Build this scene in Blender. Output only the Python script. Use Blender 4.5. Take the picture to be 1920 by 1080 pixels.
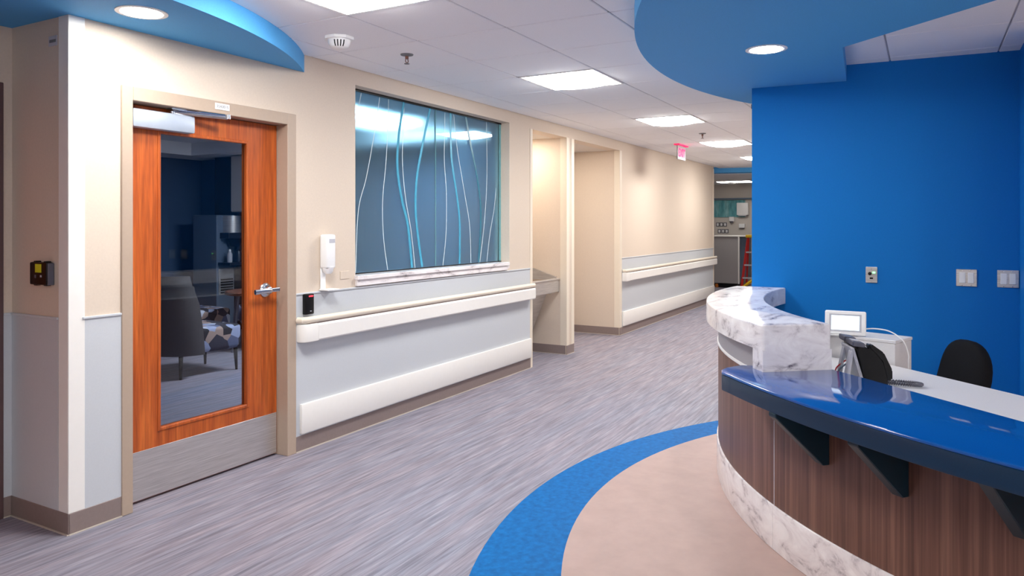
import bpy, bmesh, math, random
from mathutils import Matrix, Vector
R = math.radians
random.seed(7)
sc = bpy.context.scene
C = sc.collection
for o in list(bpy.data.objects): bpy.data.objects.remove(o)

# ------------------------------------------------------------------ camera
cam_d = bpy.data.cameras.new('camera')
cam = bpy.data.objects.new('camera', cam_d); C.objects.link(cam)
YAW = math.atan(775.0/1385.0)                       # corridor runs along +X, its left wall is at +Y
cam.location = (0, 0, 1.45)
cam.rotation_euler = (R(90), 0, YAW - R(90))
cam_d.sensor_width = 36.0
cam_d.lens = 1385.0/1920.0*36.0
cam_d.shift_y = -(540.0-421.0)/1920.0
cam_d.clip_start = 0.05; cam_d.clip_end = 100
sc.camera = cam

# ------------------------------------------------------------------ world, exposure
w = bpy.data.worlds.new('world'); sc.world = w; w.use_nodes = True
w.node_tree.nodes['Background'].inputs[0].default_value = (0.8, 0.85, 0.9, 1)
w.node_tree.nodes['Background'].inputs[1].default_value = 0.0
vs = sc.view_settings
vs.view_transform = 'Standard'; vs.look = 'None'; vs.gamma = 1.0; vs.use_curve_mapping = False
vs.exposure = 0.93
PANEL_E = 22.5        # radiance of the 600 mm ceiling light panels
DOWN_E = 68.0         # radiance of the recessed downlights
ALCOVE_E = 150.0
LOUNGE_E = 30.0

# ------------------------------------------------------------------ material helpers
def srgb(r, g, b):
    f = lambda c: ((c/255.0)/12.92 if c/255.0 <= 0.04045 else (((c/255.0)+0.055)/1.055)**2.4)
    return (f(r), f(g), f(b), 1.0)
def newmat(name):
    m = bpy.data.materials.new(name); m.use_nodes = True
    return m, m.node_tree.nodes, m.node_tree.links, m.node_tree.nodes['Principled BSDF']
def coords(n, l, scale=(1,1,1), rot=(0,0,0)):
    t = n.new('ShaderNodeTexCoord'); mp = n.new('ShaderNodeMapping')
    mp.inputs['Scale'].default_value = scale; mp.inputs['Rotation'].default_value = rot
    l.new(t.outputs['Object'], mp.inputs['Vector']); return mp.outputs['Vector']
def noise(n, l, vec, scale, detail=3, rough=0.5, dist=0.0):
    t = n.new('ShaderNodeTexNoise'); t.inputs['Scale'].default_value = scale
    t.inputs['Detail'].default_value = detail; t.inputs['Roughness'].default_value = rough
    t.inputs['Distortion'].default_value = dist
    l.new(vec, t.inputs['Vector']); return t.outputs['Fac']
def ramp(n, l, fac, stops):
    r = n.new('ShaderNodeValToRGB'); e = r.color_ramp.elements
    while len(e) < len(stops): e.new(0.5)
    for i, (p, c) in enumerate(stops): e[i].position = p; e[i].color = c
    l.new(fac, r.inputs['Fac']); return r.outputs['Color']
def mix(n, l, a, b, fac, mode='MIX'):
    m = n.new('ShaderNodeMix'); m.data_type = 'RGBA'; m.blend_type = mode
    for inp, v in ((m.inputs[6], a), (m.inputs[7], b), (m.inputs[0], fac)):
        if hasattr(v, 'links'): l.new(v, inp)
        else: inp.default_value = v
    return m.outputs[2]
def bump(n, l, b, h, strength=0.1, dist=0.002):
    k = n.new('ShaderNodeBump'); k.inputs['Strength'].default_value = strength; k.inputs['Distance'].default_value = dist
    l.new(h, k.inputs['Height']); l.new(k.outputs['Normal'], b.inputs['Normal'])
def scl(c, k): return (min(1, c[0]*k), min(1, c[1]*k), min(1, c[2]*k), 1)

def paint(name, col, rough=0.6, var=0.05, scale=40, metal=0.0, spec=0.5, bmp=0.05):
    m, n, l, b = newmat(name)
    v = coords(n, l); f = noise(n, l, v, scale, 4, 0.6)
    l.new(ramp(n, l, f, [(0.3, scl(col, 1-var)), (0.7, scl(col, 1+var))]), b.inputs['Base Color'])
    b.inputs['Roughness'].default_value = rough; b.inputs['Metallic'].default_value = metal
    b.inputs['Specular IOR Level'].default_value = spec
    if bmp: bump(n, l, b, f, bmp, 0.001)
    return m
def emit(name, col, strength):
    m, n, l, b = newmat(name)
    b.inputs['Base Color'].default_value = col
    b.inputs['Emission Color'].default_value = col; b.inputs['Emission Strength'].default_value = strength
    return m
def streaky(name, c1, c2, c3, scale, rough=0.4, rot=0.0, spec=0.5, detail=4):
    m, n, l, b = newmat(name)
    v = coords(n, l, scale, (0, 0, rot))
    f = noise(n, l, v, 1.0, detail, 0.65)
    v2 = coords(n, l, tuple(s*3.1 for s in scale), (0, 0, rot)); f2 = noise(n, l, v2, 1.0, 3, 0.6)
    a = ramp(n, l, f, [(0.25, c1), (0.5, c2), (0.75, c3)])
    k = ramp(n, l, f2, [(0.3, (0.72, 0.72, 0.72, 1)), (0.65, (1.12, 1.12, 1.12, 1))])
    l.new(mix(n, l, a, k, 1.0, 'MULTIPLY'), b.inputs['Base Color'])
    b.inputs['Roughness'].default_value = rough; b.inputs['Specular IOR Level'].default_value = spec
    bump(n, l, b, f2, 0.05, 0.001)
    return m

M = {}
M['beige'] = paint('beige_wall_paint', srgb(220, 204, 187), 0.65, 0.03, 90)
M['wainscot'] = paint('pale_grey_wall_protection', srgb(203, 207, 212), 0.45, 0.02, 120)
M['white'] = paint('white_vinyl', srgb(244, 241, 236), 0.4, 0.01, 30, bmp=0)
M['cream'] = paint('cream_vinyl', srgb(236, 224, 206), 0.4, 0.01, 30, bmp=0)
M['base'] = paint('taupe_rubber_base', srgb(140, 124, 120), 0.5, 0.04, 60)
M['bead'] = paint('pale_sealant', srgb(200, 190, 178), 0.6, 0.02, 60, bmp=0)
M['frame'] = paint('taupe_painted_steel', srgb(182, 162, 144), 0.42, 0.02, 60, bmp=0)
M['darkframe'] = paint('dark_plum_steel', srgb(92, 70, 72), 0.45, 0.02, 60, bmp=0)
M['bluewall'] = paint('royal_blue_wall_paint', srgb(10, 118, 200), 0.6, 0.03, 120, spec=0.2)
M['bluesoffit'] = paint('blue_soffit_paint', srgb(84, 166, 226), 0.65, 0.06, 160, spec=0.25)
M['blackp'] = paint('black_plastic', srgb(8, 8, 11), 0.4, 0.05, 50, bmp=0, spec=0.3)
M['greyp'] = paint('dark_grey_plastic', srgb(92, 92, 104), 0.4, 0.05, 50, bmp=0)
M['lightp'] = paint('light_grey_plastic', srgb(196, 196, 204), 0.4, 0.03, 50, bmp=0)
M['whitep'] = paint('white_plastic', srgb(244, 244, 244), 0.3, 0.01, 50, bmp=0)
M['laminate'] = paint('grey_laminate', srgb(224, 222, 223), 0.4, 0.04, 220)
M['uppergrey'] = paint('mid_grey_laminate', srgb(166, 164, 170), 0.45, 0.04, 220)
M['edgeshade'] = paint('shaded_counter_edge', srgb(4, 44, 72), 0.35, 0.10, 300, bmp=0)  # blue counter's unlit front edge, its shade put into a darker colour
M['fabric'] = paint('black_chair_fabric', srgb(7, 7, 13), 0.8, 0.3, 300, bmp=0.3, spec=0.25)
M['chrome'] = paint('satin_chrome', srgb(200, 202, 208), 0.22, 0.02, 50, metal=1.0, bmp=0)
M['steel'] = streaky('brushed_steel', srgb(196, 192, 190), srgb(210, 206, 204), srgb(224, 221, 219), (2, 2, 220), 0.38)
M['steel'].node_tree.nodes['Principled BSDF'].inputs['Metallic'].default_value = 0.75
M['alu'] = paint('silver_closer_paint', srgb(178, 188, 202), 0.35, 0.02, 50, metal=0.3, bmp=0)
M['dooredge'] = streaky('orange_cherry_veneer', srgb(150, 66, 22), srgb(182, 86, 30), srgb(206, 108, 44), (26, 26, 1.3), 0.38)
M['walnut'] = streaky('walnut_laminate', srgb(84, 55, 48), srgb(112, 78, 66), srgb(146, 108, 92), (34, 34, 0.5), 0.42)
M['cherrytable'] = streaky('reddish_table_wood', srgb(96, 56, 44), srgb(118, 70, 54), srgb(140, 86, 66), (20, 3, 20), 0.35)
M['tile'] = paint('acoustic_tile', srgb(247, 247, 250), 0.9, 0.035, 160, bmp=0.25)
M['tbar'] = paint('grey_white_grid', srgb(176, 174, 178), 0.6, 0.01, 30, bmp=0)
M['slab'] = paint('ceiling_board', srgb(240, 240, 242), 0.9, 0.02, 60)
M['counterblue'] = paint('glossy_blue_solid_surface', srgb(8, 84, 164), 0.07, 0.10, 300, bmp=0, spec=0.6)
M['bracket'] = paint('dark_teal_bracket', srgb(8, 44, 60), 0.4, 0.05, 60, bmp=0)
M['ringblue'] = paint('blue_marbled_floor', srgb(0, 101, 168), 0.6, 0.22, 30, spec=0.1)
M['tan'] = paint('tan_marbled_floor', srgb(180, 154, 146), 0.55, 0.06, 7, spec=0.25)
M['panelglow'] = emit('light_panel_glow', (1.0, 0.985, 0.96, 1), PANEL_E)
M['downglow'] = emit('downlight_glow', (1.0, 0.97, 0.92, 1), DOWN_E)
M['alcoveglow'] = emit('alcove_downlight_glow', (1.0, 0.92, 0.79, 1), ALCOVE_E)
M['loungeglow'] = emit('lounge_panel_glow', (0.9, 0.96, 1.0, 1), LOUNGE_E)
M['bayglow'] = emit('bay_fixture_glow', (1.0, 0.97, 0.92, 1), 9.0)
M['redled'] = emit('red_led', (1, 0.02, 0.03, 1), 3.0)
M['greenled'] = emit('green_led', (0.1, 1, 0.15, 1), 4.0)
M['signpanel'] = paint('frosted_sign_acrylic', srgb(142, 138, 140), 0.5, 0.02, 40, bmp=0, spec=0.1)
M['exitred'] = emit('exit_sign_red', (0.8, 0.01, 0.10, 1), 0.5)
M['screen'] = emit('lit_screen', (0.80, 0.91, 1.0, 1), 0.42)
M['yellow'] = paint('yellow_green_display', srgb(206, 206, 40), 0.4, 0.03, 50, bmp=0)
M['tealtile'] = streaky('teal_glass_backsplash', srgb(70, 140, 150), srgb(110, 176, 184), srgb(160, 206, 208), (6, 9, 2), 0.25)
M['ladred'] = paint('red_fibreglass', srgb(206, 44, 44), 0.45, 0.03, 50, bmp=0)
M['ladyel'] = paint('yellow_plastic', srgb(240, 196, 30), 0.45, 0.03, 50, bmp=0)
M['orange'] = paint('orange_rag', srgb(196, 110, 30), 0.7, 0.1, 40)
M['bluegrey'] = paint('blue_grey_panel', srgb(96, 112, 132), 0.5, 0.03, 40, bmp=0)
M['greypanel'] = paint('grey_cabinet', srgb(160, 156, 156), 0.5, 0.03, 80, bmp=0)
M['offwhite'] = paint('off_white_wall', srgb(214, 206, 198), 0.6, 0.02, 60)
M['loungewall'] = paint('slate_blue_paint', srgb(66, 92, 122), 0.6, 0.03, 60)
M['vinylgrey'] = paint('charcoal_vinyl', srgb(82, 80, 82), 0.4, 0.06, 60)
M['shadecol'] = paint('shaded_panel', srgb(24, 22, 30), 0.6, 0.05, 40, bmp=0)
M['rubber'] = paint('sign_grey', srgb(120, 120, 124), 0.6, 0.03, 40, bmp=0)
M['coffee'] = paint('black_steel', srgb(34, 38, 48), 0.35, 0.05, 40, metal=0.3, bmp=0)

def mat_floor():
    m, n, l, b = newmat('grey_linear_vinyl')
    a = R(11)
    f1 = noise(n, l, coords(n, l, (2.2, 44, 1), (0, 0, a)), 1.0, 4, 0.6)
    f2 = noise(n, l, coords(n, l, (5.5, 140, 1), (0, 0, a)), 1.0, 3, 0.6)
    f3 = noise(n, l, coords(n, l, (0.7, 16, 1), (0, 0, a)), 1.0, 2, 0.5)
    c = ramp(n, l, f1, [(0.3, srgb(116, 112, 121)), (0.5, srgb(142, 138, 148)), (0.7, srgb(164, 159, 168))])
    k = ramp(n, l, f2, [(0.3, (0.78, 0.78, 0.80, 1)), (0.68, (1.14, 1.14, 1.14, 1))])
    t = ramp(n, l, f3, [(0.35, (0.93, 0.97, 1.02, 1)), (0.65, (1.06, 1.0, 1.0, 1))])
    l.new(mix(n, l, mix(n, l, c, k, 1.0, 'MULTIPLY'), t, 1.0, 'MULTIPLY'), b.inputs['Base Color'])
    b.inputs['Roughness'].default_value = 0.5; b.inputs['Specular IOR Level'].default_value = 0.22
    return m
M['floor'] = mat_floor()
def mat_marble():
    m, n, l, b = newmat('white_grey_veined_marble')
    v = coords(n, l, (2.2, 4.6, 6.5), (0.3, 0.2, 0.7))
    f = noise(n, l, v, 1.7, 7, 0.62, 0.9)
    g = noise(n, l, coords(n, l, (1, 1, 1.6), (0, 0.3, 0.4)), 26, 6, 0.7, 0.4)
    vein = ramp(n, l, f, [(0.54, (0, 0, 0, 1)), (0.63, (0.45, 0.45, 0.45, 1)), (0.70, (1, 1, 1, 1))])
    gm = ramp(n, l, g, [(0.36, (0, 0, 0, 1)), (0.56, (1, 1, 1, 1))])
    fac = mix(n, l, vein, gm, 1.0, 'MULTIPLY')
    soft = ramp(n, l, f, [(0.35, srgb(250, 247, 247)), (0.62, srgb(226, 219, 221))])
    l.new(mix(n, l, soft, srgb(78, 66, 80), fac), b.inputs['Base Color'])
    b.inputs['Roughness'].default_value = 0.16
    return m
M['marble'] = mat_marble()
def facing_refl(n, l, base=0.04):
    lw = n.new('ShaderNodeLayerWeight'); lw.inputs['Blend'].default_value = 0.5
    p = n.new('ShaderNodeMath'); p.operation = 'POWER'; p.inputs[1].default_value = 4.0; l.new(lw.outputs['Facing'], p.inputs[0])
    k = n.new('ShaderNodeMath'); k.operation = 'MULTIPLY_ADD'; k.inputs[1].default_value = 0.9; k.inputs[2].default_value = base
    l.new(p.outputs[0], k.inputs[0]); return k.outputs[0]
def mat_winglass():
    m, n, l, b = newmat('textured_teal_glass')
    out = n['Material Output']
    r = n.new('ShaderNodeBsdfRefraction'); r.inputs['Color'].default_value = srgb(188, 220, 234)
    r.inputs['Roughness'].default_value = 0.4; r.inputs['IOR'].default_value = 1.06
    f = noise(n, l, coords(n, l, (7, 7, 0.7)), 1.0, 2, 0.5)
    bp = n.new('ShaderNodeBump'); bp.inputs['Strength'].default_value = 0.35; bp.inputs['Distance'].default_value = 0.02
    l.new(f, bp.inputs['Height']); l.new(bp.outputs['Normal'], r.inputs['Normal'])
    g = n.new('ShaderNodeBsdfGlossy'); g.inputs['Roughness'].default_value = 0.02; g.inputs['Color'].default_value = (0.9, 1, 1, 1)
    d = n.new('ShaderNodeBsdfDiffuse'); d.inputs['Color'].default_value = srgb(96, 160, 190)
    fr = facing_refl(n, l, 0.07)
    m1 = n.new('ShaderNodeMixShader'); m1.inputs[0].default_value = 0.10
    l.new(r.outputs[0], m1.inputs[1]); l.new(d.outputs[0], m1.inputs[2])
    m2 = n.new('ShaderNodeMixShader'); l.new(fr, m2.inputs[0])
    l.new(m1.outputs[0], m2.inputs[1]); l.new(g.outputs[0], m2.inputs[2])
    l.new(m2.outputs[0], out.inputs['Surface'])
    n.remove(b); return m
M['winglass'] = mat_winglass()
def mat_clear(name, tint, refl=0.03):
    m, n, l, b = newmat(name); out = n['Material Output']
    t = n.new('ShaderNodeBsdfTransparent'); t.inputs['Color'].default_value = tint
    g = n.new('ShaderNodeBsdfGlossy'); g.inputs['Roughness'].default_value = 0.01
    fr = facing_refl(n, l, refl)
    x = n.new('ShaderNodeMixShader'); l.new(fr, x.inputs[0])
    l.new(t.outputs[0], x.inputs[1]); l.new(g.outputs[0], x.inputs[2]); l.new(x.outputs[0], out.inputs['Surface'])
    n.remove(b); return m
M['doorglass'] = mat_clear('grey_tinted_glass', (0.80, 0.83, 0.88, 1))
M['edgeglass'] = paint('green_glass_edge', srgb(120, 180, 185), 0.15, 0.02, 20, bmp=0)
M['etch'] = paint('white_etching', srgb(222, 236, 240), 0.5, 0.02, 20, bmp=0)
M['ribbon'] = paint('teal_ribbon', srgb(64, 158, 190), 0.3, 0.06, 20, bmp=0)
M['ribbondark'] = paint('deep_teal_ribbon', srgb(40, 116, 140), 0.3, 0.06, 20, bmp=0)
def mat_pattern():
    m, n, l, b = newmat('patterned_upholstery')
    v = n.new('ShaderNodeTexVoronoi'); v.inputs['Scale'].default_value = 11; l.new(coords(n, l), v.inputs['Vector'])
    s = n.new('ShaderNodeSeparateColor'); l.new(v.outputs['Color'], s.inputs[0])
    r = n.new('ShaderNodeValToRGB'); r.color_ramp.interpolation = 'CONSTANT'; e = r.color_ramp.elements
    cols = [srgb(150, 158, 186), srgb(52, 52, 66), srgb(190, 194, 206), srgb(92, 100, 128), srgb(160, 136, 126), srgb(34, 34, 44)]
    while len(e) < 6: e.new(0.5)
    for i, c in enumerate(cols): e[i].position = i/6.0; e[i].color = c
    l.new(s.outputs[0], r.inputs['Fac']); l.new(r.outputs['Color'], b.inputs['Base Color'])
    b.inputs['Roughness'].default_value = 0.8; return m
M['pattern'] = mat_pattern()

# ------------------------------------------------------------------ mesh helpers
def box(bm, x0, x1, y0, y1, z0, z1, bev=0.0, seg=2):
    t = bmesh.new()
    v = [t.verts.new(p) for p in ((x0,y0,z0),(x1,y0,z0),(x1,y1,z0),(x0,y1,z0),(x0,y0,z1),(x1,y0,z1),(x1,y1,z1),(x0,y1,z1))]
    for f in ((0,3,2,1),(4,5,6,7),(0,1,5,4),(1,2,6,5),(2,3,7,6),(3,0,4,7)): t.faces.new([v[i] for i in f])
    if bev: bmesh.ops.bevel(t, geom=t.edges[:], offset=bev, segments=seg, affect='EDGES', profile=0.5)
    join(bm, t); return bm
def join(bm, t, mat=None):
    if mat is not None: t.transform(mat)
    me = bpy.data.meshes.new('tmp'); t.to_mesh(me); t.free(); bm.from_mesh(me); bpy.data.meshes.remove(me)
def prism(bm, pts, z0, z1, bev=0.0, seg=3, top_only=False):
    t = bmesh.new()
    lo = [t.verts.new((x, y, z0)) for x, y in pts]; hi = [t.verts.new((x, y, z1)) for x, y in pts]
    n = len(pts)
    t.faces.new(lo[::-1]); t.faces.new(hi)
    for i in range(n): t.faces.new((lo[i], lo[(i+1) % n], hi[(i+1) % n], hi[i]))
    bmesh.ops.recalc_face_normals(t, faces=t.faces[:])
    if bev:
        es = [e for e in t.edges if abs(e.verts[0].co.z-e.verts[1].co.z) < 1e-6 and (not top_only or e.verts[0].co.z > (z0+z1)/2)]
        bmesh.ops.bevel(t, geom=es, offset=bev, segments=seg, affect='EDGES', profile=0.5)
    join(bm, t); return bm
def frame_mats(pts):
    P = [Vector(p) for p in pts]; out = []; up = None
    for i, p in enumerate(P):
        d = (P[min(i+1, len(P)-1)]-P[max(i-1, 0)]).normalized()
        if up is None:
            a = Vector((0, 0, 1)) if abs(d.z) < 0.9 else Vector((1, 0, 0)); u = d.cross(a).normalized()
        else: u = (up-d*up.dot(d)).normalized()
        up = u; out.append((p, u, d.cross(u).normalized()))
    return out
def tube(bm, pts, r, n=8, rx=None):
    rr = r if isinstance(r, (list, tuple)) else [r]*len(pts); rings = []
    for (p, u, v), q in zip(frame_mats(pts), rr):
        rings.append([bm.verts.new(p+u*(q*math.cos(2*math.pi*k/n))+v*((rx or q)*math.sin(2*math.pi*k/n))) for k in range(n)])
    for a, b in zip(rings, rings[1:]):
        for k in range(n): bm.faces.new((a[k], a[(k+1) % n], b[(k+1) % n], b[k]))
    bm.faces.new(rings[0][::-1]); bm.faces.new(rings[-1]); return bm
def lathe(bm, prof, cx, cy, n=24, cap=True):
    rings = [[bm.verts.new((cx+r*math.cos(2*math.pi*k/n), cy+r*math.sin(2*math.pi*k/n), z)) for k in range(n)] for r, z in prof]
    for a, b in zip(rings, rings[1:]):
        for k in range(n): bm.faces.new((a[k], a[(k+1) % n], b[(k+1) % n], b[k]))
    if cap: bm.faces.new(rings[0][::-1]); bm.faces.new(rings[-1])
    return bm
def spline(P, n=8, closed=False):
    P = [Vector(p) for p in P]; out = []; N = len(P)
    rng = range(N if closed else N-1)
    for i in rng:
        g = (lambda j: P[j % N]) if closed else (lambda j: P[max(0, min(N-1, j))])
        a, b, c, d = g(i-1), g(i), g(i+1), g(i+2)
        for k in range(n):
            t = k/n
            out.append(0.5*((2*b)+(c-a)*t+(2*a-5*b+4*c-d)*t*t+(3*b-a-3*c+d)*t**3))
    if not closed: out.append(P[-1])
    return out
def arc(c, r, a0, a1, n):
    return [(c[0]+r*math.cos(R(a0+(a1-a0)*i/n)), c[1]+r*math.sin(R(a0+(a1-a0)*i/n))) for i in range(n+1)]
def ringseg(bm, c, r0, r1, a0, a1, z0, z1, n=40, bev=0.0):
    return prism(bm, arc(c, r1, a0, a1, n)+arc(c, r0, a1, a0, n), z0, z1, bev)
WL = {}
def obj(name, bm, mat, parent=None, smooth=False):
    bmesh.ops.recalc_face_normals(bm, faces=bm.faces[:])
    me = bpy.data.meshes.new(name); bm.to_mesh(me); bm.free()
    me.materials.append(M[mat] if isinstance(mat, str) else mat)
    if smooth:
        for p in me.polygons: p.use_smooth = True
        try: me.set_sharp_from_angle(angle=R(38))
        except Exception: pass
    o = bpy.data.objects.new(name, me); C.objects.link(o)
    off = Vector((0, 0, 0))
    if parent is not None:
        o.parent = parent; o.location = -WL.get(parent.name, Vector((0, 0, 0)))
    WL[o.name] = Vector((0, 0, 0))
    return o
def thing(name, label, cat, loc=(0, 0, 0), group=None):
    o = bpy.data.objects.new(name, None); C.objects.link(o)
    o.empty_display_size = 0.1; o.location = loc; WL[o.name] = Vector(loc)
    o['label'] = label; o['category'] = cat
    if group: o['group'] = group
    return o
def tag(o, label, cat, group=None, kind=None):
    o['label'] = label; o['category'] = cat
    if group: o['group'] = group
    if kind: o['kind'] = kind
    return o
def struct(name, bm, mat, smooth=False):
    o = obj(name, bm, mat, None, smooth); o['kind'] = 'structure'; return o
def sroot(name, loc=(0, 0, 0)):
    o = bpy.data.objects.new(name, None); C.objects.link(o); o.location = loc; WL[o.name] = Vector(loc)
    o.empty_display_size = 0.1; o['kind'] = 'structure'; return o
def B(*a, **k): return box(bmesh.new(), *a, **k)
def text_mesh(name, body, size, mat, parent, mtx, depth=0.001, bold=0.0):
    cu = bpy.data.curves.new(name, 'FONT'); cu.body = body; cu.size = size; cu.extrude = depth; cu.offset = bold
    cu.align_x = 'CENTER'; cu.align_y = 'CENTER'
    t = bpy.data.objects.new(name+'_tmp', cu); C.objects.link(t)
    dg = bpy.context.evaluated_depsgraph_get()
    me = bpy.data.meshes.new_from_object(t.evaluated_get(dg))
    bpy.data.objects.remove(t)
    bm = bmesh.new(); bm.from_mesh(me); bm.transform(mtx); bpy.data.meshes.remove(me)
    return obj(name, bm, mat, parent)

CZ = 2.54      # suspended ceiling
SZ = 2.43      # underside of the blue soffits
WY = 3.49      # face of the corridor's left wall

# ================================================================== structure
fl = struct('floor', B(-4.2, 19.2, -4.2, 9.6, -0.1, 0.0), 'floor')
RO, RI = (3.742, -1.372), (3.9, -1.228)
obj('blue_inlay', prism(bmesh.new(), arc(RO, 3.234, 0, 360, 180)[:-1], 0.0, 0.002), 'ringblue', fl)
obj('tan_inlay', prism(bmesh.new(), arc(RI, 2.784, 0, 360, 180)[:-1], 0.0, 0.0035), 'tan', fl)

# left corridor wall with its door, window and alcove openings
bm = bmesh.new()
D0, D1, DZ = 2.313, 3.345, 2.075
W0, W1, WZ0, WZ1 = 3.986, 6.186, 1.03, 2.43
A0, A1, A2, A3, AZ = 6.65, 7.48, 7.67, 9.12, 2.42
TOP = 2.56
for b in ((2.0, D0-0.03, 0, TOP), (D0-0.03, D1+0.03, DZ+0.03, TOP), (D1+0.03, W0, 0, TOP), (W0, W1, 0, WZ0), (W0, W1, WZ1, TOP), (W1, A0, 0, TOP),
          (A0, A3, AZ, TOP), (A3, 14.04, 0, TOP)):
    box(bm, b[0], b[1], WY, WY+0.16, b[2], b[3])
box(bm, A1, A2, WY, 4.2, 0, AZ)                       # stub between the alcoves
box(bm, 6.5, A0, WY+0.16, 4.3, 0, TOP); box(bm, A0, 9.24, 4.2, 4.3, 0, TOP); box(bm, A3, 9.24, WY+0.16, 4.2, 0, TOP)
box(bm, 13.92, 14.04, WY+0.16, 7.0, 0, TOP)
wl = struct('wall_left', bm, 'beige')
bm = bmesh.new(); box(bm, A0, A1, WY+0.16, 4.2, AZ, AZ+0.02); box(bm, A2, A3, WY+0.16, 4.2, AZ, AZ+0.02)
obj('alcove_ceiling', bm, 'offwhite', wl)
# recessed return at the far left
bm = bmesh.new(); box(bm, 2.0, 2.15, WY+0.16, 4.14, 0, TOP); box(bm, -4.2, 1.96-0.11, 3.98, 4.14, 2.15, TOP)
box(bm, 1.955, 2.0, 3.98, 4.14, 0, TOP); box(bm, 0.95, 1.955, 3.98, 4.14, 2.15, TOP); box(bm, -4.2, 0.95, 3.98, 4.14, 0, TOP)
wr = struct('wall_recess', bm, 'beige')
# wainscot sheets and their top trims are parts of the walls
def wains(parent, x0, x1):
    obj('wainscot_panel', B(x0, x1, WY-0.005, WY, 0.1, 1.0), 'wainscot', parent)
    obj('wainscot_trim', B(x0, x1, WY-0.012, WY, 1.0, 1.012, bev=0.003), 'wainscot', parent)
wains(wl, 2.06, 2.254); wains(wl, 3.418, 6.60); wains(wl, 9.19, 14.0)
obj('wainscot_panel', B(1.995, 2.0, 3.57, 3.98, 0.1, 1.0), 'wainscot', wr)
obj('wainscot_trim', B(1.988, 2.0, 3.57, 3.98, 1.0, 1.012, bev=0.003), 'wainscot', wr)
obj('wainscot_panel', B(1.955, 1.995, 3.975, 3.98, 0.1, 1.0), 'wainscot', wr)
obj('wainscot_trim', B(1.955, 1.99, 3.968, 3.98, 1.0, 1.012, bev=0.003), 'wainscot', wr)
# baseboards
def base(name, segs):
    bm = bmesh.new(); bd = bmesh.new()
    for x0, x1, y0, y1, dx, dy in segs:
        box(bm, x0, x1, y0, y1, 0.004, 0.1, bev=0.002, seg=1)
        box(bd, x0-abs(dx)*0.006, x1+abs(dx)*0.006, y0-abs(dy)*0.006, y1+abs(dy)*0.006, 0.0, 0.005)
    o = struct(name, bm, 'base'); obj('sealant_bead', bd, 'bead', o)
base('baseboard_left', [(1.994, 2.254, WY-0.008, WY, 0, 1), (3.418, 6.61, WY-0.008, WY, 0, 1), (9.19, 14.03, WY-0.008, WY, 0, 1)])
base('baseboard_recess', [(1.992, 2.0, WY-0.008, 3.98, 1, 0), (1.955, 1.992, 3.972, 3.98, 0, 1)])
base('baseboard_alcove', [(A1-0.008, A1, 3.5, 4.2, 1, 0), (A1-0.008, A2, WY-0.008, WY, 0, 1), (A3-0.008, A3, 3.5, 4.2, 1, 0), (A3-0.008, 9.19, WY-0.008, WY, 0, 1), (A0, A1, 4.192, 4.2, 0, 1), (A2, A3, 4.192, 4.2, 0, 1)])

# blue wall behind the reception desk
bm = bmesh.new()
prism(bm, [(5.485, 1.09), (5.575, -0.515), (5.70, -0.515), (5.61, 1.09)], 0, TOP)
struct('wall_reception', bm, 'bluewall')
bm = bmesh.new(); box(bm, 4.95, 5.70, -0.66, -0.515, 0, TOP)
struct('wall_reception_return', bm, 'bluewall')
struct('wall_right', B(5.55, 5.70, -4.2, -0.661, 0, TOP), 'beige')
struct('wall_far_right', B(6.9, 19.0, 0.55, 0.7, 0, TOP), 'beige')
struct('wall_behind', B(-4.2, -4.05, -4.2, 4.2, 0, TOP), 'offwhite')
struct('wall_side', B(-4.05, 5.55, -4.2, -4.05, 0, TOP), 'offwhite')

# ceiling: slab, grid and single tiles
cl = struct('ceiling', B(-4.2, 19.2, -4.2, 9.6, 2.56, 2.66), 'slab')
GX = lambda k: 2.94+0.6167*k
GY = lambda j: 3.24-0.607*j
LIGHTS = [-1, 3, 7, 11, 15, 19]
bm = bmesh.new()
for k in range(-3, 22): box(bm, GX(k)-0.011, GX(k)+0.011, -1.0, WY, 2.546, 2.56)
for j in range(0, 8): box(bm, 1.09, 15.9, GY(j)-0.011, GY(j)+0.011, 2.546, 2.56)
obj('ceiling_grid', bm, 'tbar', cl)
tm = {}
def tile_mesh(sx, sy):
    key = (round(sx, 3), round(sy, 3))
    if key not in tm:
        t = B(-sx/2, sx/2, -sy/2, sy/2, 0, 0.018, bev=0.003, seg=1)
        me = bpy.data.meshes.new('ceiling_tile'); t.to_mesh(me); t.free(); me.materials.append(M['tile']); tm[key] = me
    return tm[key]
for k in range(-3, 21):
    for j in range(-1, 7):
        y1 = WY-0.002 if j == -1 else GY(j); y0 = GY(j+1)
        if j == 1 and k in LIGHTS: continue
        sx = GX(k+1)-GX(k)-0.009; sy = y1-y0-0.009
        o = bpy.data.objects.new('ceiling_tile', tile_mesh(sx, sy)); C.objects.link(o); o.parent = cl
        o.location = ((GX(k)+GX(k+1))/2, (y0+y1)/2, CZ)

# blue soffits
SLc = (1.682, 5.689)
pts = arc(SLc, 2.8508, -50.45, -140, 70)
pts = [(x, y) for x, y in pts]
xe = pts[-1][0]
bm = prism(bmesh.new(), pts+[(xe, 3.979), (1.999, 3.979), (1.999, WY-0.0005), (pts[0][0], WY-0.0005)], SZ, 2.56)
so = struct('ceiling_soffit_entry', bm, 'bluesoffit')
SRc = (4.799, -2.235)
bm = prism(bmesh.new(), arc(SRc, 3.730, 58, 152, 90)+[(2.45, -1.87), (3.85, -0.27), (4.46, 0.40), (5.60, 0.475), (6.4, 0.5)], SZ, 2.56)
struct('ceiling_soffit_desk', bm, 'bluesoffit')

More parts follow.
